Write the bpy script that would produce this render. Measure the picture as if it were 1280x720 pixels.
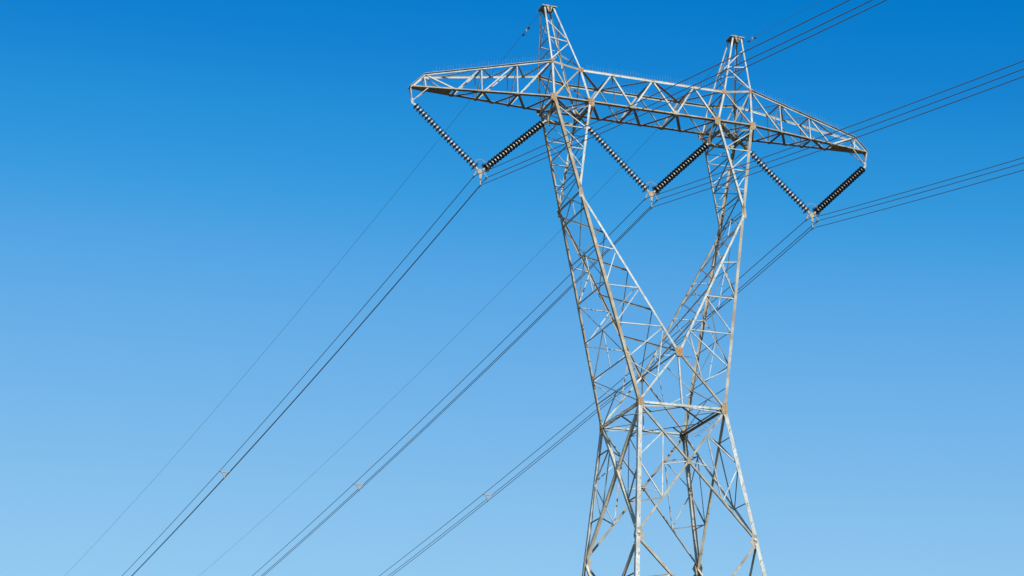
import bpy, bmesh, math, random
from mathutils import Vector, Matrix
random.seed(7)
R = math.radians
scene = bpy.context.scene
for o in list(bpy.data.objects): bpy.data.objects.remove(o)
col = scene.collection

# ------------------------------------------------------------------ camera
G = 4.30                                   # ground to the survey datum of the tower
YAW, PITCH, ROLL, FPX = 0.373643, 0.352033, -0.0242214, 2499.72
cam_data = bpy.data.cameras.new('Camera'); cam = bpy.data.objects.new('Camera', cam_data); col.objects.link(cam)
cam_data.sensor_width = 36.0; cam_data.lens = FPX * 36.0 / 1280.0
cam_data.clip_start = 0.1; cam_data.clip_end = 6000
fw = Vector((math.sin(YAW)*math.cos(PITCH), math.cos(YAW)*math.cos(PITCH), math.sin(PITCH)))
rt = Vector((math.cos(YAW), -math.sin(YAW), 0.0)); up = rt.cross(fw)
rt2 = rt*math.cos(ROLL) + up*math.sin(ROLL); up2 = -rt*math.sin(ROLL) + up*math.cos(ROLL)
M = Matrix((rt2, up2, -fw)).transposed().to_4x4()
M.translation = Vector((-35.3928, -73.2501, -2.63804 + G))
cam.matrix_world = M
scene.camera = cam

# ------------------------------------------------------------------ sky, sun, exposure
SUN_EL, SUN_AZ = 27.0, 181.0               # azimuth clockwise from +Y, as seen from above
world = bpy.data.worlds.new('World'); scene.world = world; world.use_nodes = True
wt = world.node_tree; bg = wt.nodes['Background']
sky = wt.nodes.new('ShaderNodeTexSky'); sky.sky_type = 'NISHITA'; sky.sun_disc = False
sky.sun_elevation = R(SUN_EL); sky.sun_rotation = R(SUN_AZ)
sky.altitude = 1200; sky.air_density = 1.0; sky.dust_density = 0.6; sky.ozone_density = 2.0
# the photograph's colour grade on the sky's own radiance (a tone curve per channel, the same in every direction it looks)
s1 = wt.nodes.new('ShaderNodeVectorMath'); s1.operation = 'SCALE'; s1.inputs['Scale'].default_value = 0.1
cv = wt.nodes.new('ShaderNodeRGBCurve'); s2 = wt.nodes.new('ShaderNodeVectorMath'); s2.operation = 'SCALE'; s2.inputs['Scale'].default_value = 10.0
for ch, pts_ in ((0, ((0, 0), (.104, .001), (.129, .023), (.160, .104), (.203, .192), (.264, .279), (1, .9))),
                 (1, ((0, 0), (.190, .206), (.223, .287), (.274, .390), (.342, .480), (.434, .571), (1, .95))),
                 (2, ((0, 0), (.350, .617), (.397, .694), (.474, .783), (.566, .827), (.673, .863), (1, 1)))):
    c_ = cv.mapping.curves[ch]
    c_.points[0].location = pts_[0]; c_.points[1].location = pts_[-1]
    for q_ in pts_[1:-1]: c_.points.new(*q_)
cv.mapping.update()
wt.links.new(sky.outputs[0], s1.inputs[0]); wt.links.new(s1.outputs[0], cv.inputs['Color'])
wt.links.new(cv.outputs['Color'], s2.inputs[0]); wt.links.new(s2.outputs[0], bg.inputs[0])
bg.inputs[1].default_value = 0.1
sun_data = bpy.data.lights.new('Sun', 'SUN'); sun = bpy.data.objects.new('Sun', sun_data); col.objects.link(sun)
sun_data.energy = 5.0; sun_data.angle = R(0.5); sun_data.color = (1.0, 0.93, 0.82)
sd = Vector((math.sin(R(SUN_AZ))*math.cos(R(SUN_EL)), math.cos(R(SUN_AZ))*math.cos(R(SUN_EL)), math.sin(R(SUN_EL))))
sun.rotation_euler = sd.to_track_quat('Z', 'Y').to_euler(); sun.location = (0, 0, 90)
vs = scene.view_settings; vs.view_transform = 'Standard'; vs.look = 'None'; vs.exposure = 0.0; vs.gamma = 1.0
vs.use_curve_mapping = False

# ------------------------------------------------------------------ materials
def steel(name, a, b, rust, rust_shade_amt, scale=1.9, rough=0.6, metal=0.0):
    m = bpy.data.materials.new(name); m.use_nodes = True; t = m.node_tree; p = t.nodes['Principled BSDF']
    tc = t.nodes.new('ShaderNodeTexCoord')
    n1 = t.nodes.new('ShaderNodeTexNoise'); n1.inputs['Scale'].default_value = scale; n1.inputs['Detail'].default_value = 6
    n2 = t.nodes.new('ShaderNodeTexNoise'); n2.inputs['Scale'].default_value = scale*3.7; n2.inputs['Detail'].default_value = 8
    n2.inputs['Roughness'].default_value = 0.7
    for n in (n1, n2): t.links.new(tc.outputs['Object'], n.inputs['Vector'])
    r1 = t.nodes.new('ShaderNodeValToRGB'); r1.color_ramp.elements[0].position = .35; r1.color_ramp.elements[1].position = .65
    r1.color_ramp.elements[0].color = (*a, 1); r1.color_ramp.elements[1].color = (*b, 1)
    r2 = t.nodes.new('ShaderNodeValToRGB'); r2.color_ramp.elements[0].position = .60 - rust_shade_amt; r2.color_ramp.elements[1].position = .74 - rust_shade_amt*.6
    mix = t.nodes.new('ShaderNodeMix'); mix.data_type = 'RGBA'
    t.links.new(n1.outputs['Fac'], r1.inputs[0]); t.links.new(n2.outputs['Fac'], r2.inputs[0])
    t.links.new(r2.outputs[0], mix.inputs[0]); t.links.new(r1.outputs[0], mix.inputs[6]); mix.inputs[7].default_value = (*rust, 1)  # rust blotches; darker ones also painted in for small shadow dashes on bars
    t.links.new(mix.outputs[2], p.inputs['Base Color'])
    p.inputs['Roughness'].default_value = rough; p.inputs['Metallic'].default_value = metal; p.inputs['Specular IOR Level'].default_value = .3
    bp = t.nodes.new('ShaderNodeBump'); bp.inputs['Strength'].default_value = .15; bp.inputs['Distance'].default_value = .01
    t.links.new(n2.outputs['Fac'], bp.inputs['Height']); t.links.new(bp.outputs[0], p.inputs['Normal'])
    return m
MAT = {}
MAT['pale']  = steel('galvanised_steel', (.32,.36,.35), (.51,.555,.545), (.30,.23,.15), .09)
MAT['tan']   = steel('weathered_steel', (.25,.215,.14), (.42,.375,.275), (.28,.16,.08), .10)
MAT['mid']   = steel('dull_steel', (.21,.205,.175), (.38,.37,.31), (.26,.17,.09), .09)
MAT['cream'] = steel('cream_weathered_steel', (.42,.39,.29), (.60,.56,.45), (.30,.21,.12), .09)  # paler cream tone, for side main braces and left waist beam
MAT['rust']  = steel('rusted_plate', (.31,.19,.09), (.36,.28,.18), (.19,.10,.05), .10, 4.0, .8, 0.0)
MAT['fit']   = steel('fitting_steel', (.30,.30,.28), (.46,.45,.41), (.40,.28,.16), .03, 6.0)
MAT['cap']   = steel('insulator_cap_steel', (.46,.45,.43), (.62,.61,.58), (.55,.42,.30), .02, 9.0, .45, .0)
MAT['spacer']= steel('spacer_alloy', (.27,.27,.25), (.38,.37,.34), (.40,.36,.28), .02, 6.0)
def simple(name, c, rough, metal=0.0, noise=None):
    m = bpy.data.materials.new(name); m.use_nodes = True; t = m.node_tree; p = t.nodes['Principled BSDF']
    p.inputs['Roughness'].default_value = rough; p.inputs['Metallic'].default_value = metal
    tc = t.nodes.new('ShaderNodeTexCoord'); n = t.nodes.new('ShaderNodeTexNoise'); n.inputs['Scale'].default_value = noise or 8.0
    n.inputs['Detail'].default_value = 6
    t.links.new(tc.outputs['Object'], n.inputs['Vector'])
    r = t.nodes.new('ShaderNodeValToRGB')
    r.color_ramp.elements[0].color = (*[x*.75 for x in c], 1); r.color_ramp.elements[1].color = (*[min(1,x*1.25) for x in c], 1)
    t.links.new(n.outputs['Fac'], r.inputs[0]); t.links.new(r.outputs[0], p.inputs['Base Color'])
    return m
MAT['porcelain'] = simple('brown_porcelain', (.010,.008,.009), .35)
MAT['wire'] = simple('stranded_aluminium', (.15,.155,.17), .65, .0, 3.0)
MAT['weight'] = simple('damper_weight', (.08,.075,.07), .7)
MAT['concrete'] = simple('footing_concrete', (.36,.34,.31), .9, 0, 5.0)
g = bpy.data.materials.new('dry_grassland'); g.use_nodes = True; t = g.node_tree; p = t.nodes['Principled BSDF']
tc = t.nodes.new('ShaderNodeTexCoord'); prev = None
na = t.nodes.new('ShaderNodeTexNoise'); na.inputs['Scale'].default_value = .05; na.inputs['Detail'].default_value = 8
nb = t.nodes.new('ShaderNodeTexNoise'); nb.inputs['Scale'].default_value = 2.5; nb.inputs['Detail'].default_value = 10
for n in (na, nb): t.links.new(tc.outputs['Object'], n.inputs['Vector'])
ra = t.nodes.new('ShaderNodeValToRGB'); ra.color_ramp.elements[0].color = (.04,.038,.016,1); ra.color_ramp.elements[1].color = (.085,.068,.036,1)
rb = t.nodes.new('ShaderNodeValToRGB'); rb.color_ramp.elements[0].color = (.04,.04,.016,1); rb.color_ramp.elements[1].color = (.10,.078,.042,1)
mx = t.nodes.new('ShaderNodeMix'); mx.data_type = 'RGBA'; mx.inputs[0].default_value = .5
t.links.new(na.outputs['Fac'], ra.inputs[0]); t.links.new(nb.outputs['Fac'], rb.inputs[0])
t.links.new(ra.outputs[0], mx.inputs[6]); t.links.new(rb.outputs[0], mx.inputs[7]); t.links.new(mx.outputs[2], p.inputs['Base Color'])
p.inputs['Roughness'].default_value = .95
MAT['ground'] = g

# ------------------------------------------------------------------ helpers
def link(name, bm, mat, parent=None, loc=None):
    if isinstance(bm, Bars):
        for b in bm.bms: o = link(name, b, mat, parent, loc)
        return o
    me = bpy.data.meshes.new(name); bm.to_mesh(me); bm.free(); me.materials.append(MAT[mat])
    o = bpy.data.objects.new(name, me); col.objects.link(o)
    if parent: o.parent = parent
    if loc: o.location = loc
    return o
def empty(name, loc=(0,0,0), parent=None):
    o = bpy.data.objects.new(name, None); o.empty_display_size = .3; col.objects.link(o); o.location = loc
    if parent: o.parent = parent
    return o
def tag(o, label, cat, group=None):
    o['label'] = label; o['category'] = cat
    if group: o['group'] = group
    return o
def V(x, y, z): return Vector((x, y, z + G))
_j = [0]
def jit():                                  # members bolted face to face never share a plane
    _j[0] = (_j[0] + 1) % 9
    return _j[0] * .0023
def prism(bm, pts, a, b):                   # pts: profile offsets (Vectors) swept from a to b
    va = [bm.verts.new(a + q) for q in pts]; vb = [bm.verts.new(b + q) for q in pts]
    n = len(pts)
    for i in range(n): bm.faces.new((va[i], va[(i+1) % n], vb[(i+1) % n], vb[i]))
    bm.faces.new(va[::-1]); bm.faces.new(vb)
def angle2(bm, a, b, d1, d2, s, t, s2=None):         # L section: heel on a-b, flanges along d1 and d2
    if isinstance(bm, Bars): bm = bm.new()
    ax = (b-a).normalized()
    d1 = (d1 - ax*d1.dot(ax)).normalized(); d2 = d2 - ax*d2.dot(ax); d2 = d2.normalized()
    s2 = s2 or s
    P = [Vector((0,0,0)), d1*s, d1*s + d2*t, d1*t + d2*t, d1*t + d2*s2, d2*s2]
    prism(bm, P, a, b)
def brace(bm, a, b, n, s=.07, t=.008, heel=-1, off=0.0, trim=0.0, flip=False):
    # one flange flat on the lattice face (outward normal n), the other turned inward along the lower/upper edge
    s *= .82
    ax = (b-a).normalized(); n = (n - ax*n.dot(ax)).normalized(); w = ax.cross(n).normalized()
    if w.z < 0: w = -w
    if abs(w.z) < .05 and w.x < 0: w = -w
    L = (b-a).length
    a2 = a + ax*trim; b2 = b - ax*trim
    o = -n*(off + jit())
    if heel < 0: h = -w*(s/2); d1 = w
    else: h = w*(s/2); d1 = -w
    angle2(bm, a2+o+h, b2+o+h, d1, n if flip else -n, s, t)
def flat(bm, a, b, s=.12, t=.008, off=0.0):
    # horizontal bracing: a broad flange underneath with a short upstand
    ax = (b-a).normalized(); n = (UP - ax*UP.dot(ax)).normalized(); w = ax.cross(n).normalized()
    if w.y > 0: w = -w
    o = -n*(off + jit())
    angle2(bm, a + o - w*s/2, b + o - w*s/2, w, n, s, t, .035)
def plate(bm, c, n, u, pts, th=.014, off=0.0):
    if isinstance(bm, Bars): bm = bm.new()
    # polygon plate on the face of normal n; pts (along u, along v)
    n = n.normalized(); u = (u - n*u.dot(n)).normalized(); v = n.cross(u)
    if v.z < 0: v = -v
    o = n*(off + jit())
    lo = [bm.verts.new(c + o + u*x + v*y) for x, y in pts]; hi = [bm.verts.new(c + o + n*th + u*x + v*y) for x, y in pts]
    k = len(pts)
    for i in range(k): bm.faces.new((lo[i], lo[(i+1) % k], hi[(i+1) % k], hi[i]))
    bm.faces.new(lo[::-1]); bm.faces.new(hi)
    bmesh.ops.recalc_face_normals(bm, faces=bm.faces[:])
def bolts(bm, c, n, u, pts, off, r=.02, h=.03):
    n = n.normalized(); u = (u - n*u.dot(n)).normalized(); v = n.cross(u)
    if v.z < 0: v = -v
    for x, y in pts:
        b = c + n*off + u*x + v*y
        prism(bm, [u*r*math.cos(k*math.pi/3) + v*r*math.sin(k*math.pi/3) for k in range(6)], b, b + n*h)
def tube(bm, pts, r, k=8, cap=True):
    if isinstance(bm, Bars): bm = bm.new()
    rings = []
    for i, q in enumerate(pts):
        d = (pts[min(i+1, len(pts)-1)] - pts[max(i-1, 0)]).normalized()
        a = d.orthogonal().normalized() if i == 0 else (pa - d*pa.dot(d)).normalized()
        pa = a; b = d.cross(a)
        rr = r[i] if isinstance(r, (list, tuple)) else r
        rings.append([bm.verts.new(q + a*rr*math.cos(2*math.pi*j/k) + b*rr*math.sin(2*math.pi*j/k)) for j in range(k)])
    for A, B in zip(rings, rings[1:]):
        for j in range(k): bm.faces.new((A[j], A[(j+1) % k], B[(j+1) % k], B[j]))
    if cap: bm.faces.new(rings[0][::-1]); bm.faces.new(rings[-1])
def lathe(bm, prof, k=20):                  # prof: (radius, z)
    rings = [[bm.verts.new((max(r, 1e-4)*math.cos(2*math.pi*j/k), max(r, 1e-4)*math.sin(2*math.pi*j/k), z)) for j in range(k)] for r, z in prof]
    for A, B in zip(rings, rings[1:]):
        for j in range(k): bm.faces.new((A[j], A[(j+1) % k], B[(j+1) % k], B[j]))
    bm.faces.new(rings[0][::-1]); bm.faces.new(rings[-1])
    for f in bm.faces: f.smooth = True
def box(bm, c, x, y, z):
    c = Vector(c); prism(bm, [Vector((sx*x/2, sy*y/2, 0)) for sx, sy in ((-1,-1),(1,-1),(1,1),(-1,1))], c - Vector((0,0,z/2)), c + Vector((0,0,z/2)))
def lerp(a, b, t): return a + (b-a)*t
NB = bmesh.new
UP = Vector((0,0,1))
class Bars:                                 # every lattice bar given to it becomes an object of its own
    def __init__(self): self.bms = []
    def new(self): b = bmesh.new(); self.bms.append(b); return b

# ------------------------------------------------------------------ ground
bm = NB(); S = 3000
vsq = [bm.verts.new((x, y, 0)) for x, y in ((-S,-S),(S,-S),(S,S),(-S,S))]; bm.faces.new(vsq)
gr = link('ground', bm, 'ground'); gr['kind'] = 'structure'

# ------------------------------------------------------------------ tower geometry (metres above datum)
WZ, WX = 21.14, 2.0
PZ, PX = 15.40, 2.70
CZ, CY = 23.55, 1.90
BZ, FO, FI, FY = 35.05, 4.845, 3.068, .83
TO, ZTO, TI, ZTI, TY = 4.885, 36.78, 3.48, 36.55, .83
TIP, ZTIP, TE, ZTE = 11.17, 34.90, 10.52, 35.56
PKX, PKZ = 4.67, 40.02
XN, XP, YN, YP = Vector((-1,0,0)), Vector((1,0,0)), Vector((0,-1,0)), Vector((0,1,0))
UP = Vector((0,0,1))
def leg_at(sx, sy, z):
    h = WX + (PX-WX)*(WZ-z)/(WZ-PZ); return V(sx*h, sy*h, z)

tower = empty('transmission_tower')
tag(tower, 'tall weathered steel lattice pylon with two peaks on its crossarm, carrying all the lines', 'pylon')

# ---- body legs, each with footing, step bolts and waist plate
for sx in (-1, 1):
    for sy in (-1, 1):
        a, b = leg_at(sx, sy, -4.0), leg_at(sx, sy, WZ+.05)
        bm = NB(); angle2(bm, a, b, Vector((-sx,0,0)), Vector((0,-sy,0)), .165, .016)
        # splice covers
        for z in (9.0, 14.0):
            q, r_ = leg_at(sx, sy, z-.45), leg_at(sx, sy, z+.45); o = Vector((sx*.014, sy*.014, 0))
            angle2(bm, q+o, r_+o, Vector((-sx,0,0)), Vector((0,-sy,0)), .165, .012)
        leg = link('body_leg', bm, 'pale', tower)
        bm = Bars()
        if (sx, sy) in ((-1,-1), (1,-1)):
            z = -1.0; k = 0
            while z < WZ:
                q = leg_at(sx, sy, z); d = Vector((-sx,0,0)) if k % 2 else Vector((0,-sy,0)); n = Vector((0,sy,0)) if k % 2 else Vector((sx,0,0))
                s0 = q + d*.11; tube(bm, [s0, s0 + n*.145, s0 + n*.146, s0 + n*.165], [.009,.009,.017,.017], 6)
                z += .4; k += 1
            link('step_bolt', bm, 'fit', leg)
        bm = NB(); f = leg_at(sx, sy, -4.3)
        prism(bm, [Vector((x*.45, y*.45, 0)) for x, y in ((-1,-1),(1,-1),(1,1),(-1,1))], f, f + Vector((0,0,.45)))
        link('footing', bm, 'concrete', leg)
        # waist gussets on both faces
        c = V(sx*WX, sy*WX, WZ)
        for n, u in ((Vector((0,sy,0)), Vector((-sx,0,0))), (Vector((sx,0,0)), Vector((0,-sy,0)))):
            bm = NB(); plate(bm, c, n, u, [(-.02,-.32),(.11,-.34),(.21,-.21),(.25,-.05),(.20,.10),(.10,.26),(-.02,.28)], .014, .004)
            bolts(bm, c, n, u, [(.06,-.26),(.06,-.12),(.06,.0),(.06,.12),(.06,.24),(.16,-.2),(.2,-.05),(.16,.06)], .018)
            link('gusset_plate', bm, 'rust', leg)

# ---- body panels
faces = [(YN, (-1,-1), (1,-1)), (XP, (1,-1), (1,1)), (YP, (1,1), (-1,1)), (XN, (-1,1), (-1,-1))]
levels = [WZ, PZ, 8.3, 0.2, -4.0]
for fi, (n, A, B) in enumerate(faces):
    side = abs(n.x) > .5
    lac = Bars(); nodeplates = Bars(); bf = empty('body_face', (0,0,0), tower)
    for li, (zt, zb) in enumerate(zip(levels, levels[1:])):
        a0, b0, a1, b1 = leg_at(*A, zt), leg_at(*B, zt), leg_at(*A, zb), leg_at(*B, zb)
        s = (.155 if side else .10) if li == 0 else .12
        # main diagonals, each bolted to an opposite side of the leg flange
        h1 = 1 if (side and n.x < 0) else -1; h2 = 1 if (side and n.x > 0) else -1
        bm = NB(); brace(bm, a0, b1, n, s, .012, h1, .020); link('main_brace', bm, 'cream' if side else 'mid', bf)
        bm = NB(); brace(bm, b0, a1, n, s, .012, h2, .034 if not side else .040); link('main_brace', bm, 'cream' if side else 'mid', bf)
        wt_, wb_ = (a0-b0).length, (a1-b1).length; tt = wt_/(wt_+wb_); X = lerp(a0, b1, tt)
        rs = .055
        for L0, L1, C0, C1 in ((a0, a1, a0, a1), (b0, b1, b0, b1)):
            U, D = lerp(C0, X, .5), lerp(C1, X, .5)
            m = lerp(L0, L1, tt)
            def leg_same(q): return lerp(L0, L1, (L0.z-q.z)/(L0.z-L1.z))
            brace(lac, m, U, n, rs, .006, -1, .055); brace(lac, m, D, n, rs, .006, -1, .055)
            if side:
                brace(lac, leg_same(U), U, n, rs, .006, -1, .075); brace(lac, leg_same(D), D, n, rs, .006, -1, .075)
                brace(lac, U, D, n, rs*.8, .006, -1, .09)
            else:
                brace(lac, U, D, n, rs, .006, -1, .075); brace(lac, lerp(U, D, .5), X, n, rs*.8, .006, -1, .075)
        if li < 2:   # hip bars tying the diagonal mid points of neighbouring faces
            n2, A2, B2 = faces[(fi+1) % 4]; c0, d1 = leg_at(*A2, zt), leg_at(*B2, zb); c1, d0 = leg_at(*A2, zb), leg_at(*B2, zt)
            X2 = lerp(c0, d1, tt)
            brace(lac, lerp(b0, X, .5) - n*.06, lerp(c0, X2, .5) - n2*.06, UP, rs, .006, -1, .0)
            brace(lac, lerp(b1, X, .5) - n*.06, lerp(c1, X2, .5) - n2*.06, UP, rs, .006, -1, .0)
        if li:   # gusset at the panel node
            for q, u in ((a0, b0-a0), (b0, a0-b0)):
                plate(nodeplates, q, n, u, [(0,-.28),(.2,-.3),(.36,0),(.2,.3),(0,.28)], .012, -.05)
        plate(nodeplates, X, n, UP, [(-.14,-.08),(.14,-.08),(.14,.08),(-.14,.08)], .01, -.018)
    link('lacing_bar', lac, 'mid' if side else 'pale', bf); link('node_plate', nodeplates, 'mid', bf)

# ---- waist frame: beams, plan diamond, bird spikes
mids = []
for fi, (n, A, B) in enumerate(faces):
    side = abs(n.x) > .5
    a, b = V(A[0]*WX, A[1]*WX, WZ), V(B[0]*WX, B[1]*WX, WZ)
    bm = NB()
    if side: angle2(bm, a - n*.025 - UP*.065, b - n*.025 - UP*.065, UP, -n, .12, .012, .20 if n.x > 0 else .10)
    else: brace(bm, a, b, n, .12, .012, -1, .022)
    beam = link('waist_beam', bm, 'pale' if not side else 'mid' if n.x > 0 else 'cream', tower)
    if n.x > .5:
        bm = NB(); brace(bm, a - n*.23, b - n*.23, n, .08, .01, -1, .022); link('inner_beam', bm, 'mid', beam)
    if not side:
        bm = Bars(); m = lerp(a, b, .5)
        brace(bm, a - UP*.18, m - UP*.03, n, .05, .006, -1, .05); brace(bm, b - UP*.18, m - UP*.03, n, .05, .006, -1, .05)
        link('stay_bar', bm, 'pale', beam)
    else:
        bm = NB()
        for k in range(34):
            q = lerp(a, b, .06 + .88*k/33) - UP*.06 - n*.02
            d = (n*.9 + Vector((random.uniform(-.25,.25), random.uniform(-.25,.25), -.45 + random.uniform(-.3,.3)))).normalized()
            tube(bm, [q, q + d*.42], .005, 4)
        link('bird_spikes', bm, 'fit', beam)
    mids.append(lerp(a, b, .5) - n*.10 - UP*.03)
bm = Bars()
for i in range(4): flat(bm, mids[i], mids[(i+1) % 4], .10, .008, .01)
for i in range(4):
    fa = faces[i]; c = V(fa[2][0]*WX, fa[2][1]*WX, WZ-.05); mm = lerp(mids[i], mids[(i+1) % 4], .5)
    flat(bm, c, mm, .08, .006, .035)
link('waist_tie', bm, 'mid', tower)

# ---- forks
TK = None
def zigzag(bm, A, B, n, s, t=.006, off=.02, start=0, rung=True, skip_first=False, skip_last=False):
    # A, B: matching node lists on two legs
    N = len(A)
    for i in range(N):
        if rung and not (skip_first and i == 0) and not (skip_last and i == N-1) and (A[i]-B[i]).length > .15:
            brace(bm, A[i], B[i], n, s, t, -1, off)
        if i < N-1:
            if (i + start) % 2 == 0: brace(bm, A[i], B[i+1], n, s, t, -1, off+.02)
            else: brace(bm, B[i], A[i+1], n, s, t, -1, off+.02)
KT = .325                                   # knee, as a fraction down the outer leg from the crossarm
for sx in (-1, 1):
    fork = empty('fork', V(sx*3.2, 0, 28.0), tower)
    def fl(name, bm, mat):
        if isinstance(bm, Bars):
            for b in bm.bms: o = fl(name, b, mat)
            return o
        o = link(name, bm, mat); o.parent = fork; o.matrix_parent_inverse = Matrix.Translation(-fork.location); return o
    OUT = Vector((sx,0,0)); INN = -OUT
    pts = {}
    for sy in (-1, 1):
        w, fo, fi_, c = V(sx*WX, sy*WX, WZ), V(sx*FO, sy*FY, BZ), V(sx*FI, sy*FY, BZ), V(0, sy*CY, CZ)
        kn = lerp(fo, w, KT); pts[sy] = (w, fo, fi_, c, kn)
        F = Vector((0,sy,0))
        bm = NB(); angle2(bm, w, fo, INN, -F, .13, .014); fl('outer_leg', bm, 'tan' if (sx < 0) else 'mid')
        kin = kn + INN*.02
        bm = NB(); angle2(bm, kin, fi_, OUT, -F, .095, .011); fl('inner_leg', bm, 'pale')
        bm = NB(); angle2(bm, c, kin, OUT, -F, .09, .011); fl('crotch_leg', bm, 'pale' if sy < 0 else 'mid')
        # crotch to opposite waist corner
        bm = NB(); brace(bm, c, V(-sx*WX, sy*WX, WZ), F, .09, .01, -1, .03 + .012*(sx > 0)); fl('crotch_brace', bm, 'tan' if sx < 0 else 'pale')
        # face lacing, upper triangle and lower triangle
        bm = Bars()
        tu = [.07, .30, .53, .74]
        A = [lerp(fo, kn, t_) for t_ in tu]; B = [lerp(fi_, kin, t_) for t_ in tu]
        brace(bm, A[0], B[1], F, .05, .006, -1, .03)
        for i in range(1, 4): brace(bm, A[i], B[i], F, .05, .006, -1, .02)
        brace(bm, A[1], B[2], F, .05, .006, -1, .04); brace(bm, A[2], B[3], F, .045, .006, -1, .04)
        A = [lerp(kn, w, t_) for t_ in (.0,.26,.45,.63,.80)]; B = [lerp(kin, c, t_) for t_ in (.0,.37,.61,.85,1.0)]
        for i in (1, 2, 3): brace(bm, A[i], B[i], F, .055, .006, -1, .02)
        for i in (1, 2, 3): brace(bm, B[i], A[i+1], F, .05, .006, -1, .04)
        cm = lerp(c, w, .52); brace(bm, A[4], cm, F, .045, .006, -1, .05); brace(bm, B[3], cm, F, .045, .006, -1, .065)
        fl('lacing_bar', bm, 'pale')
        # gussets
        bm = NB(); plate(bm, kn, F, UP, [(-.26,-.05),(-.1,-.06),(.2,-.045),(.2,.045),(-.1,.06),(-.26,.05)], .010, .004); fl('gusset_plate', bm, 'tan')
        for q, u in ((fo, INN), (fi_, INN)):
            bm = NB(); plate(bm, q, F, u, [(-.13,-.12),(.03,-.25),(.13,-.19),(.16,.04),(.08,.16),(-.14,.13)], .014, .006)
            bolts(bm, q, F, u, [(-.11,.0),(0,.0),(.11,.0),(0,.1),(0,-.11),(.08,-.18),(-.1,.1)], .018); fl('gusset_plate', bm, 'rust')
    (wn, fon, fin, cn, kn), (wf, fof, fif, cf, kf) = pts[-1], pts[1]
    # side lacing between near and far legs
    bm = Bars()
    ts = [0, .08, .165, .26, .375, .62, .857, 1.0]
    A = [lerp(fon, wn, t_) for t_ in ts]; B = [lerp(fof, wf, t_) for t_ in ts]
    for i in range(len(ts)-1):
        if i: brace(bm, A[i], B[i], OUT, .05, .006, -1, .02)
        brace(bm, B[i], A[i+1], OUT, .055, .006, -1, .04)
        if i >= 3:
            m = lerp(B[i], A[i+1], .5); q = lerp(B[i], B[i+1], .5); q2 = lerp(A[i], A[i+1], .5)
            brace(bm, q, m, OUT, .045, .006, -1, .055); brace(bm, B[i+1], m, OUT, .045, .006, -1, .07); brace(bm, q2, m, OUT, .045, .006, -1, .055)
            if i < 6: brace(bm, lerp(A[i+1], B[i+1], .5), m, OUT, .04, .006, -1, .085)
        if i in (4, 5):      # struts across the inside of the fork
            brace(bm, A[i], lerp(kf, cf, (ts[i]-KT)/(1-KT)), UP, .05, .006, -1, .0)
            brace(bm, lerp(B[i], A[i+1], .5), lerp(kn, cn, (ts[i]+.1-KT)/(1-KT)), UP, .045, .006, -1, .0)
    fl('lacing_bar', bm, 'pale')
    bm = Bars()
    ts = [0, .2, .4, .6, .8, 1.0]
    A = [lerp(fin, kn, t_) for t_ in ts]; B = [lerp(fif, kf, t_) for t_ in ts]
    for i in range(5):
        if i: brace(bm, A[i], B[i], INN, .05, .006, -1, .02)
        if i % 2: brace(bm, B[i], A[i+1], INN, .05, .006, -1, .04)
        else: brace(bm, A[i], B[i+1], INN, .05, .006, -1, .04)
    ts = [.03, .26, .50, .745, 1.0]
    A = [lerp(kn, cn, t_) for t_ in ts]; B = [lerp(kf, cf, t_) for t_ in ts]
    for i in range(4):
        brace(bm, B[i], A[i+1], INN + UP*.6, .07, .008, -1, .02); brace(bm, A[i], B[i+1], INN + UP*.6, .06, .008, -1, .045)
    fl('lacing_bar', bm, 'mid')
    # internal diaphragm at the knee and a cross beam below the crossarm
    bm = Bars()
    brace(bm, kn, kf, UP, .07, .008, -1, .0)
    for xx in (FO, FI):
        a, b = V(sx*xx, -FY+.05, BZ-.12), V(sx*xx, FY-.05, BZ-.12)
        brace(bm, a, b, UP, .12, .01, -1, .0)
    brace(bm, lerp(fon, kn, .09), lerp(fof, kf, .09), OUT, .14, .01, -1, .03)
    brace(bm, lerp(fin, kn, .09), lerp(fif, kf, .09), INN, .14, .01, -1, .03)
    brace(bm, lerp(fof, kf, .09), lerp(fif, kf, .09), YN, .16, .01, -1, -.05)
    brace(bm, lerp(fon, kn, .02), lerp(fif, kf, .02), UP, .08, .008, -1, .05); brace(bm, lerp(fin, kn, .02), lerp(fof, kf, .02), UP, .08, .008, -1, .07)
    fl('diaphragm_bar', bm, 'mid')
# crotch ties
bm = NB()
brace(bm, V(0,-CY,CZ), V(0,CY,CZ), UP, .09, .01, -1, .0)
link('crotch_beam', bm, 'mid', tower)
for sy in (-1, 1):
    F = Vector((0,sy,0)); c = V(0, sy*CY, CZ)
    bm = NB(); brace(bm, c, V(0, sy*WX, WZ), F, .08, .008, -1, .05); link('crotch_hanger', bm, 'pale', tower)
    bm = NB(); plate(bm, c, F, XP, [(-.19,-.12),(-.08,-.24),(.08,-.24),(.19,-.12),(.17,.14),(0,.20),(-.17,.14)], .014, .006)
    bolts(bm, c, F, XP, [(-.1,.07),(.1,.07),(-.12,-.09),(.12,-.09),(0,-.17),(0,.12),(0,0)], .018)
    link('crotch_plate', bm, 'rust', tower)

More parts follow.
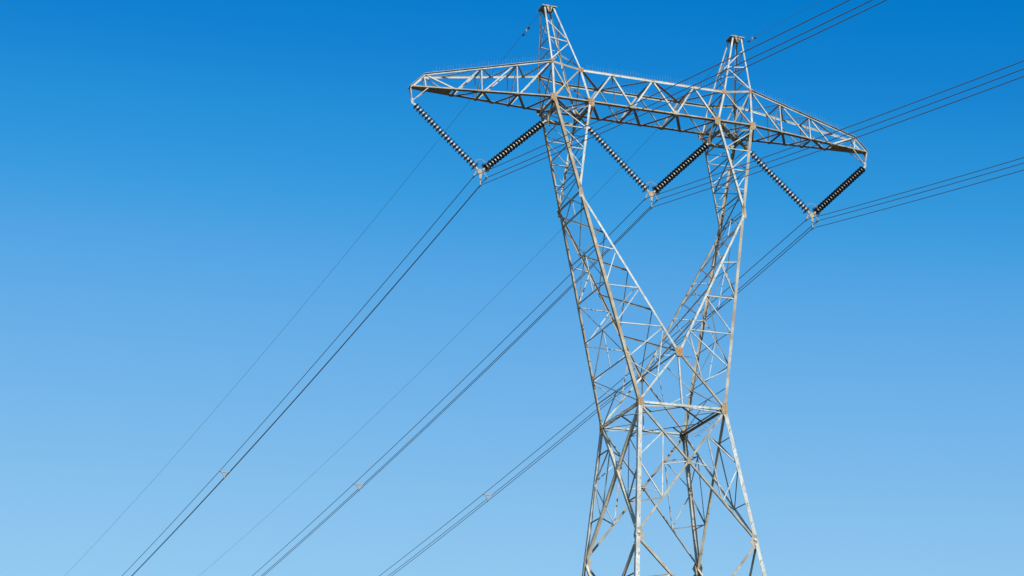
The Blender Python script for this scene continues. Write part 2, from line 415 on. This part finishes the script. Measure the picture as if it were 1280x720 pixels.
# ---- crossarm: two outer arms, centre beam, two fork heads
def chord(name, a, b, n, parent, s=.09, top=True, mat='pale', outlip=False):
    bm = NB()
    if outlip: angle2(bm, a - n*.0, b, UP*-1, n, s, .01)
    elif top: angle2(bm, a, b, UP*-1, -n, s, .01)
    else: angle2(bm, a, b, UP, -n, s*.55, .012, s*2.0)
    return link(name, bm, mat, parent)
def spikes(a, b, parent, pitch=.13, h=.30):
    bm = NB(); L = (b-a).length; k = int(L/pitch)
    for i in range(k):
        q = lerp(a, b, (i+.5)/k); d = (UP + Vector((random.uniform(-.06,.06), random.uniform(-.06,.06), 0))).normalized()
        tube(bm, [q, q + d*h*random.uniform(.7,1.05)], .0019, 3)
    brace(bm, a + UP*.01, b + UP*.01, UP, .04, .006, -1, -.02)
    link('bird_spikes', bm, 'fit', parent)
def chord_x(a, b, x):                        # point of a-b at the given x
    return lerp(a, b, (x-a.x)/(b.x-a.x))
for sx in (-1, 1):
    arm = empty('outer_arm', (0,0,0), tower)
    OUT = Vector((sx,0,0))
    nodes = {}
    for sy in (-1, 1):
        F = Vector((0,sy,0))
        tip, te = V(sx*TIP, sy*.13, ZTIP), V(sx*TE, sy*.16, ZTE)
        fo, to = V(sx*FO, sy*FY, BZ), V(sx*TO, sy*TY, ZTO)
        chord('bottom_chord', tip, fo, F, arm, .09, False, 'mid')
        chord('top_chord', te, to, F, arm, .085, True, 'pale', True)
        chord('tip_chord', te, tip, F, arm, .085, True, 'pale', True)
        T = lambda x, te=te, to=to: chord_x(te, to, sx*x); Bt = lambda x, tip=tip, fo=fo: chord_x(tip, fo, sx*x)
        bm = Bars()
        for x in (6.42, 8.0): brace(bm, T(x), Bt(x), F, .06, .007, -1, .025)
        brace(bm, te, Bt(10.45), F, .07, .008, -1, .03)
        brace(bm, te, Bt(9.15), F, .075, .007, -1, .03); brace(bm, Bt(9.1), T(8.02), F, .065, .007, -1, .045)
        brace(bm, Bt(7.95), T(6.5), F, .065, .007, -1, .045); brace(bm, Bt(6.35), to, F, .065, .007, -1, .03)
        link('web_bar', bm, 'pale', arm)
        spikes(T(10.2), T(5.1), arm)
        nodes[sy] = (tip, te, [T(x) for x in (8.0, 6.42)], [Bt(x) for x in (9.15, 8.0, 6.42)], fo, to, Bt, T)
    bm = Bars()
    Bn, Bf = nodes[-1][6], nodes[1][6]; Tn, Tf = nodes[-1][7], nodes[1][7]
    xs = [10.6, 9.9, 9.15, 8.0, 7.2, 6.42, 5.6, FO]
    for i in range(len(xs)-1):
        p, q = (Bn, Bf) if i % 2 else (Bf, Bn)
        flat(bm, p(xs[i]), q(xs[i+1]), .12, .008, .012)
    for x in (9.15, 8.0, 6.42): flat(bm, Bn(x), Bf(x), .10, .007, .035)
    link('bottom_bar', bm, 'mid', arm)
    bm = Bars()
    xs = [9.6, 8.0, 7.2, 6.42, 5.6, 4.95]
    for i in range(len(xs)-1):
        p, q = (Tn, Tf) if i % 2 else (Tf, Tn)
        flat(bm, p(xs[i]), q(xs[i+1]), .08, .006, .02)
    for x in (10.45, 8.0, 6.42): flat(bm, Tn(x), Tf(x), .08, .006, .045)
    for x in (8.0, 6.42): brace(bm, Tn(x), Bf(x), OUT, .05, .006, -1, .0)
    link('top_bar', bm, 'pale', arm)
    bm = NB()                                # cover plate closing the underside towards the tip
    q = [nodes[-1][6](11.0), nodes[-1][6](9.3), nodes[1][6](9.3), nodes[1][6](11.0)]
    lo = [bm.verts.new(v_ - UP*.012) for v_ in q]; hi = [bm.verts.new(v_ - UP*.004) for v_ in q]
    for i in range(4): bm.faces.new((lo[i], lo[(i+1) % 4], hi[(i+1) % 4], hi[i]))
    bm.faces.new(lo[::-1]); bm.faces.new(hi); bmesh.ops.recalc_face_normals(bm, faces=bm.faces[:])
    link('tip_plate', bm, 'tan', arm)
    # hanger bracket at the tip
    bm = NB(); hb = V(sx*(TIP-.14), 0, ZTIP-.62)
    for sy in (-1, 1): brace(bm, nodes[sy][0] + Vector((-sx*.04,0,0)), hb, Vector((0,sy,0)), .06, .01, -1, .0)
    brace(bm, nodes[-1][6](10.35), hb, YN, .05, .008, -1, .0); brace(bm, nodes[1][6](10.35), hb, YP, .05, .008, -1, .0)
    plate(bm, hb, YN, XP, [(-.05,-.10),(.05,-.10),(.06,.12),(-.06,.12)], .03, -.02)
    link('hanger_bracket', bm, 'fit', arm)

beam = empty('centre_beam', (0,0,0), tower)
TX = [-TI, -2.0, -.03, 2.0, TI]; BX = [-FI, -1.05, 1.05, FI]
for sy in (-1, 1):
    F = Vector((0,sy,0))
    T = lambda x: V(x, sy*TY, ZTI); Bt = lambda x: V(x, sy*FY, BZ)
    chord('bottom_chord', Bt(-FI), Bt(FI), F, beam, .095, False, 'tan')
    chord('top_chord', T(-TI), T(TI), F, beam, .10, True, 'pale')
    bm = Bars(); npl = Bars()
    seq = [Bt(BX[0]), T(TX[1]), Bt(BX[1]), T(TX[2]), Bt(BX[2]), T(TX[3]), Bt(BX[3])]
    for i in range(6): brace(bm, seq[i], seq[i+1], F, .085, .008, -1, .02 + .015*(i % 2), .0)
    for x in BX[1:3]: plate(npl, Bt(x), F, XP, [(-.14,-.02),(.14,-.02),(.09,.16),(-.09,.16)], .01, -.02)
    link('web_bar', bm, 'pale' if sy < 0 else 'mid', beam); link('node_plate', npl, 'mid', beam)
    spikes(T(-TI+.2), T(TI-.2), beam)
bm = Bars()
xs = [-FI, -2.0, -1.05, 0, 1.05, 2.0, FI]
for i in range(6):
    s_ = 1 if i % 2 else -1
    flat(bm, V(xs[i], s_*FY, BZ), V(xs[i+1], -s_*FY, BZ), .13, .008, .014)
for x in (-1.05, 1.05): flat(bm, V(x, -FY, BZ), V(x, FY, BZ), .11, .007, .04)
link('bottom_bar', bm, 'mid', beam)
bm = Bars(); xs = [-TI, -2.0, -.03, 2.0, TI]
for i in range(4):
    s_ = 1 if i % 2 else -1
    flat(bm, V(xs[i], s_*TY, ZTI), V(xs[i+1], -s_*TY, ZTI), .12, .006, .02)
for x in (-2.0, -.03, 2.0): flat(bm, V(x, -TY, ZTI), V(x, TY, ZTI), .11, .006, .045)
for x, y in ((-2.0, -1.05), (2.0, 1.05)): brace(bm, V(x, -TY, ZTI), V(y, FY, BZ), XP, .05, .006, -1, 0)
link('top_bar', bm, 'mid', beam)

for sx in (-1, 1):
    head = empty('fork_head', (0,0,0), tower); OUT = Vector((sx,0,0))
    for sy in (-1, 1):
        F = Vector((0,sy,0))
        fo, fi_, to, ti = V(sx*FO, sy*FY, BZ), V(sx*FI, sy*FY, BZ), V(sx*TO, sy*TY, ZTO), V(sx*TI, sy*TY, ZTI)
        chord('bottom_chord', fo, fi_, F, head, .095, False, 'tan'); chord('top_chord', to, ti, F, head, .09, True, 'tan')
        bm = NB(); angle2(bm, fo, to, -OUT, -F, .09, .01); link('outer_post', bm, 'pale', head)
        bm = NB(); angle2(bm, fi_, ti, OUT, -F, .09, .01); link('inner_post', bm, 'pale', head)
        bm = Bars(); m = lerp(fo, fi_, .5); mt = lerp(to, ti, .5)
        brace(bm, fo, lerp(to, ti, .97), F, .07, .007, -1, .02); brace(bm, to, lerp(fo, fi_, .52), F, .06, .007, -1, .04)
        brace(bm, m, lerp(fo, ti, .5), F, .05, .006, -1, .05)
        link('web_bar', bm, 'tan', head)
        for q in (to, ti):
            bm = NB(); plate(bm, q, F, XP, [(-.11,-.13),(.11,-.13),(.10,.04),(.03,.09),(-.10,.05)], .012, .006)
            bolts(bm, q, F, XP, [(-.09,0),(0,0),(.09,0),(0,-.1)], .016); link('gusset_plate', bm, 'rust', head)
    bm = Bars()
    for xb, xt, zt in ((FO, TO, ZTO), (FI, TI, ZTI)):
        a, b, c, d = V(sx*xb, -FY, BZ), V(sx*xb, FY, BZ), V(sx*xt, -TY, zt), V(sx*xt, TY, zt)
        n = OUT if xb == FO else -OUT
        brace(bm, a, d, n, .065, .007, -1, .02); brace(bm, b, c, n, .065, .007, -1, .04); brace(bm, c, d, n, .06, .007, -1, .06); brace(bm, a, b, n, .1, .01, -1, .06)
    a, b, c, d = V(sx*FO, -FY, BZ), V(sx*FI, -FY, BZ), V(sx*FO, FY, BZ), V(sx*FI, FY, BZ)
    flat(bm, a, d, .12, .008, .0); flat(bm, b, c, .12, .008, .025)
    link('cross_bar', bm, 'mid', head)
    # hanger brackets for the two inner string ends
    for xx, s2 in ((FO, 1), (FI - .1, -1)):
        bm = NB(); hb = V(sx*xx, 0, BZ-.74)
        for sy in (-1, 1): brace(bm, V(sx*xx, sy*(FY-.08), BZ-.05), hb, OUT, .09, .012, -1, .0)
        plate(bm, hb, OUT, YN, [(-.14,-.16),(.14,-.16),(.16,.16),(-.16,.16)], .03, -.015)
        brace(bm, V(sx*(xx - s2*.55), 0, BZ-.03), hb, YN, .07, .01, -1, .0)
        link('hanger_bracket', bm, 'tan', head)

# ---- earth-wire peaks
for sx in (-1, 1):
    pk = empty('earth_peak', (0,0,0), tower); OUT = Vector((sx,0,0)); top = PKZ - .28; h = .24
    L = {}
    for sy in (-1, 1):
        for k, (x, z) in (('o', (TO, ZTO)), ('i', (TI, ZTI))):
            kx = 1 if k == 'o' else -1
            a, b = V(sx*x, sy*TY, z), V(sx*PKX + sx*kx*h, sy*h, top); L[k, sy] = (a, b)
            bm = NB(); angle2(bm, a, b, Vector((-sx*kx,0,0)), Vector((0,-sy,0)), .07, .009); link('peak_leg', bm, 'pale', pk)
    bm = Bars()
    quads = [(('o',-1),('i',-1),YN), (('o',1),('i',1),YP), (('o',-1),('o',1),OUT), (('i',-1),('i',1),-OUT)]
    for A_, B_, n in quads:
        P0, P1 = L[A_], L[B_]
        brace(bm, lerp(*P0, .44), lerp(*P1, .44), n, .055, .006, -1, .015)
        brace(bm, lerp(*P0, .03), lerp(*P1, .43), n, .055, .006, -1, .03)
        if abs(n.x) > .5: brace(bm, lerp(*P0, .22), lerp(*P1, .22), n, .05, .006, -1, .015)
        brace(bm, lerp(*P1, .46), lerp(*P0, .78), n, .05, .006, -1, .03)
    link('lacing_bar', bm, 'pale', pk)
    bm = NB(); ct = V(sx*PKX, 0, PKZ-.28)
    box(bm, ct + UP*.012, .66, .62, .016)
    for sy in (-1, 1):
        brace(bm, ct + Vector((-.36, sy*.33, .0)), ct + Vector((.36, sy*.33, .0)), Vector((0,sy,0)), .045, .008, 1, .0)
        brace(bm, ct + Vector((sy*.34, -.34, .01)), ct + Vector((sy*.34, .34, .01)), Vector((sy,0,0)), .045, .008, 1, .0)
    box(bm, ct + UP*.10, .16, .16, .16)
    link('cap_frame', bm, 'mid', pk)
    bm = NB()
    for sy in (-1, 1):
        plate(bm, ct + Vector((sx*.0, sy*(h+.03), -.22)), Vector((0,sy,0)), XP, [(-.14,.2),(.14,.2),(.05,-.06),(-.05,-.06)], .012, .0)
    link('cap_gusset', bm, 'mid', pk)
    bm = Bars()
    for sy in (-1, 1):
        tube(bm, [ct + Vector((0, sy*.36, .0)), ct + Vector((0, sy*.40, -.12)), ct + Vector((0, sy*.36, -.24))], .02, 8)
    link('clamp_hanger', bm, 'weight', pk)

# ------------------------------------------------------------------ insulator strings
NDISC, PITCHD = 22, .170
def disc_mesh():
    bm = NB()
    lathe(bm, [(.055,-.058),(.085,-.064),(.125,-.080),(.158,-.098),(.167,-.112),(.164,-.122),(.140,-.116),(.136,-.134),(.124,-.134),(.120,-.114),(.100,-.112),(.096,-.130),(.082,-.130),(.078,-.112),(.048,-.114),(.03,-.118)], 24)
    return bm
def cap_mesh():
    bm = NB()
    lathe(bm, [(.018,.036),(.040,.030),(.048,.010),(.062,.000),(.070,-.024),(.072,-.060),(.045,-.062)], 16); return bm
def pin_mesh():
    bm = NB(); lathe(bm, [(.024,-.112),(.024,-.130),(.016,-.136),(.014,-.172)], 10); return bm
bm = disc_mesh(); me_d = bpy.data.meshes.new('disc'); bm.to_mesh(me_d); bm.free(); me_d.materials.append(MAT['porcelain'])
bm = cap_mesh(); me_c = bpy.data.meshes.new('cap'); bm.to_mesh(me_c); bm.free(); me_c.materials.append(MAT['cap'])
bm = pin_mesh(); me_p = bpy.data.meshes.new('pin'); bm.to_mesh(me_p); bm.free(); me_p.materials.append(MAT['fit'])
def string(a, b, label):
    root = empty('insulator_string', a)
    d = (b-a); L = d.length; root.rotation_euler = (-d).to_track_quat('Z', 'Y').to_euler()
    tag(root, label, 'insulator', 'insulator strings of the pylon')
    body = NDISC*PITCHD; e = .10; s0 = L - body - e
    s0 = max(.06, s0)
    for k in range(NDISC):
        dz = -(s0 + k*PITCHD)
        q = bpy.data.objects.new('disc', me_d); col.objects.link(q); q.parent = root; q.location = (0,0,dz); q.rotation_euler = (random.uniform(-.025,.025), random.uniform(-.025,.025), random.random()*6)
        for nm, me in (('cap', me_c), ('pin', me_p)):
            w = bpy.data.objects.new(nm, me); col.objects.link(w); w.parent = q
    bm = NB()
    box(bm, (.012,0,-s0*.33), .012, .06, s0*.7); box(bm, (-.012,0,-s0*.33), .012, .06, s0*.7); tube(bm, [Vector((0,0,-s0*.55)), Vector((0,0,-s0+.02))], .022, 8)
    tube(bm, [Vector((0,-.07,-.03)), Vector((0,.07,-.03))], .018, 8)
    link('shackle', bm, 'fit', root)
    bm = NB(); box(bm, (0,0,-(s0+body+e*.45)), .04, .07, e*1.2); tube(bm, [Vector((0,0,-(s0+body-.03))), Vector((0,0,-(L-.02)))], .02, 8); link('ball_link', bm, 'fit', root)
    # racket-shaped arcing ring round the lowest disc
    bm = NB(); zz = -(s0 + body - .06); rr = .22
    ring = [Vector((rr*math.cos(th), rr*.9*math.sin(th), zz + .02*math.cos(2*th))) for th in [2*math.pi*i/26 for i in range(27)]]
    tube(bm, ring, .014, 6, False); tube(bm, [Vector((0,-rr*.9,zz)), Vector((0,-.05,-(L-.06)))], .012, 6); tube(bm, [Vector((0,rr*.9,zz)), Vector((0,.05,-(L-.06)))], .012, 6)
    link('arcing_ring', bm, 'weight', root)
    return root
ZV = 31.425
PH = (-8.0, 0.0, 8.0)
hang = {-8.0: ((-TIP+.14, ZTIP-.70), (-FO-.05, BZ-.80)), 0.0: ((-FI+.1, BZ-.80), (FI-.1, BZ-.80)), 8.0: ((FO+.05, BZ-.80), (TIP-.14, ZTIP-.70))}
where = {-8.0: ('hanging from the left arm tip', 'hanging under the left fork, outside it'),
         0.0: ('hanging under the left fork, inside it', 'hanging under the right fork, inside it'),
         8.0: ('hanging under the right fork, outside it', 'hanging from the right arm tip')}
for x in PH:
    (xa, za), (xb, zb) = hang[x]
    string(V(xa, 0, za), V(x-.13, 0, ZV+.08), 'string of dark discs with pale caps, ' + where[x][0])
    string(V(xb, 0, zb), V(x+.13, 0, ZV+.08), 'string of dark discs with pale caps, ' + where[x][1])

# ------------------------------------------------------------------ yokes under each V
SUBS = ((-.28, -.27, 'left'), (.28, -.27, 'right'), (0.0, -.66, 'lowest'))
yname = {-8.0: 'under the left arm', 0.0: 'under the middle of the crossarm', 8.0: 'under the right arm'}
for x in PH:
    y = empty('conductor_yoke', V(x, 0, ZV)); tag(y, 'small steel yoke plate holding three cables ' + yname[x], 'yoke', 'yokes below the insulator strings')
    bm = NB(); plate(bm, Vector((0,0,0)), YN, XP, [(-.16,.09),(.16,.09),(.19,.0),(.07,-.12),(.03,-.40),(-.03,-.40),(-.07,-.12),(-.19,.0)], .025, -.02)
    bolts(bm, Vector((0,0,0)), YN, XP, [(-.11,.05),(.11,.05),(-.15,.0),(.15,.0),(0,-.36)], .012, .028, .05)
    link('yoke_plate', bm, 'tan', y)
    for dx, dz, _ in SUBS:
        bm = NB()
        bx = dx*.62
        tube(bm, [Vector((bx, 0, dz+.24 if dx else dz+.24)), Vector((dx, 0, dz+.04))], .016, 8)
        for s_ in (-1, 1): box(bm, (dx + s_*.03, 0, dz+.02), .01, .07, .09)
        tube(bm, [Vector((dx, -.16, dz-.035)), Vector((dx, -.08, dz-.012)), Vector((dx, .08, dz-.012)), Vector((dx, .16, dz-.035))], [.022,.034,.034,.022], 10)
        link('suspension_clamp', bm, 'fit', y)
    bm = NB()
    arc = [Vector((-.42 + .84*t_, -.05, .12 + .52*math.sin(math.pi*(.12 + .76*t_)) - .12)) for t_ in [i/14 for i in range(15)]]
    tube(bm, arc, .012, 6); link('arcing_horn', bm, 'tan', y)

# ------------------------------------------------------------------ conductors and earth wires
FAR_M, FAR_S, FAR_K = -.0881, .1492, .5366e-3
NEAR_M, NEAR_S, NEAR_K = .0477, .2242, .5967e-3
def wire_pts(x0, z0, far, near, ymax=300, nmax=300):
    P = []
    for i in range(60, 0, -1):
        y = nmax*(i/60)**1.6; P.append(V(x0 + near[0]*y, -y, z0 - near[1]*y + near[2]*y*y))
    P.append(V(x0, 0, z0))
    for i in range(1, 61):
        y = ymax*(i/60)**1.6; P.append(V(x0 + far[0]*y, y, z0 - far[1]*y + far[2]*y*y))
    return P
bundle = {-8.0: 'left arm', 0.0: 'centre of the crossarm', 8.0: 'right arm'}
for x in PH:
    for dx, dz, nm in SUBS:
        bm = NB(); tube(bm, wire_pts(x+dx, ZV+dz, (FAR_M, FAR_S, FAR_K), (NEAR_M, NEAR_S, NEAR_K)), .016, 8)
        for f in bm.faces: f.smooth = True
        w = link('conductor', bm, 'wire')
        tag(w, '%s of the three dark cables hung below the %s' % (nm if nm == 'lowest' else nm + ' upper', bundle[x]), 'power cable', 'conductors of the power line')
EW = {-1: (-.0861, .1439, .4744e-3, .00), 1: (-.0877, .1528, .5614e-3, -.66)}
def earth(sx): 
    m, s, k, dz = EW[sx]; return V(sx*PKX, 0, PKZ + dz)
for sx in (-1, 1):
    m, s, k, dz = EW[sx]
    bm = NB(); tube(bm, wire_pts(sx*PKX, PKZ+dz, (m, s, k), (.047, .1729, .42e-3)), .0075, 6)
    for f in bm.faces: f.smooth = True
    w = link('earth_wire', bm, 'wire'); tag(w, 'thin lone wire running over the %s peak of the pylon' % ('left' if sx < 0 else 'right'), 'earth wire', 'earth wires on the pylon peaks')
def ewp(sx, y):
    m, s, k, dz = EW[sx]
    if y < 0: m, s, k = .047, .1729, .42e-3
    a = abs(y); return V(sx*PKX + m*a, y, PKZ + dz - s*a + k*a*a)
for sx, y0, lab in ((-1, 2.1, 'vibration damper on the wire behind the left peak'), (1, -1.5, 'vibration damper on the wire in front of the right peak')):
    a, b, c = ewp(sx, y0-.25), ewp(sx, y0), ewp(sx, y0+.25)
    r = empty('vibration_damper', b); tag(r, lab, 'damper', 'dampers on the earth wires'); d = (c-a).normalized(); dn = Vector((0,0,-.09))
    bm = NB(); tube(bm, [dn - d*.3, dn - d*.1 + UP*.01, dn + d*.1 + UP*.01, dn + d*.3], .01, 6); link('messenger_cable', bm, 'fit', r)
    bm = NB(); box(bm, (0,0,-.045), .04, .06, .13); link('clamp', bm, 'fit', r)
    for s_ in (-1, 1):
        bm = NB(); tube(bm, [dn + d*s_*.18 , dn + d*s_*.22, dn + d*s_*.34, dn + d*s_*.38], [.022,.036,.04,.022], 10); link('weight', bm, 'weight', r)

# ------------------------------------------------------------------ bundle spacers on the far span
for x, y0, lab in ((-8.0, 33.8, 'left arm'), (0.0, 34.2, 'crossarm centre'), (8.0, 34.4, 'right arm')):
    def P(dx, dz): return V(x + dx + FAR_M*y0, y0, ZV + dz - FAR_S*y0 + FAR_K*y0*y0)
    c = P(0, -.40); r = empty('bundle_spacer', c); tag(r, 'pale metal spacer clipped on the cables from the ' + lab, 'spacer', 'spacers on the cable bundles')
    bm = NB(); q = [P(dx*.62, -.40 + (dz+.40)*.62) - c for dx, dz, _ in SUBS]
    for i in range(3): tube(bm, [q[i], q[(i+1) % 3]], .032, 8)
    link('spacer_frame', bm, 'spacer', r)
    for dx, dz, _ in SUBS:
        bm = NB(); e = P(dx, dz) - c; tube(bm, [e*.55, e*.9], [.028,.034], 8); tube(bm, [e - YP*.07, e + YP*.07], .04, 10); link('clamp', bm, 'spacer', r)
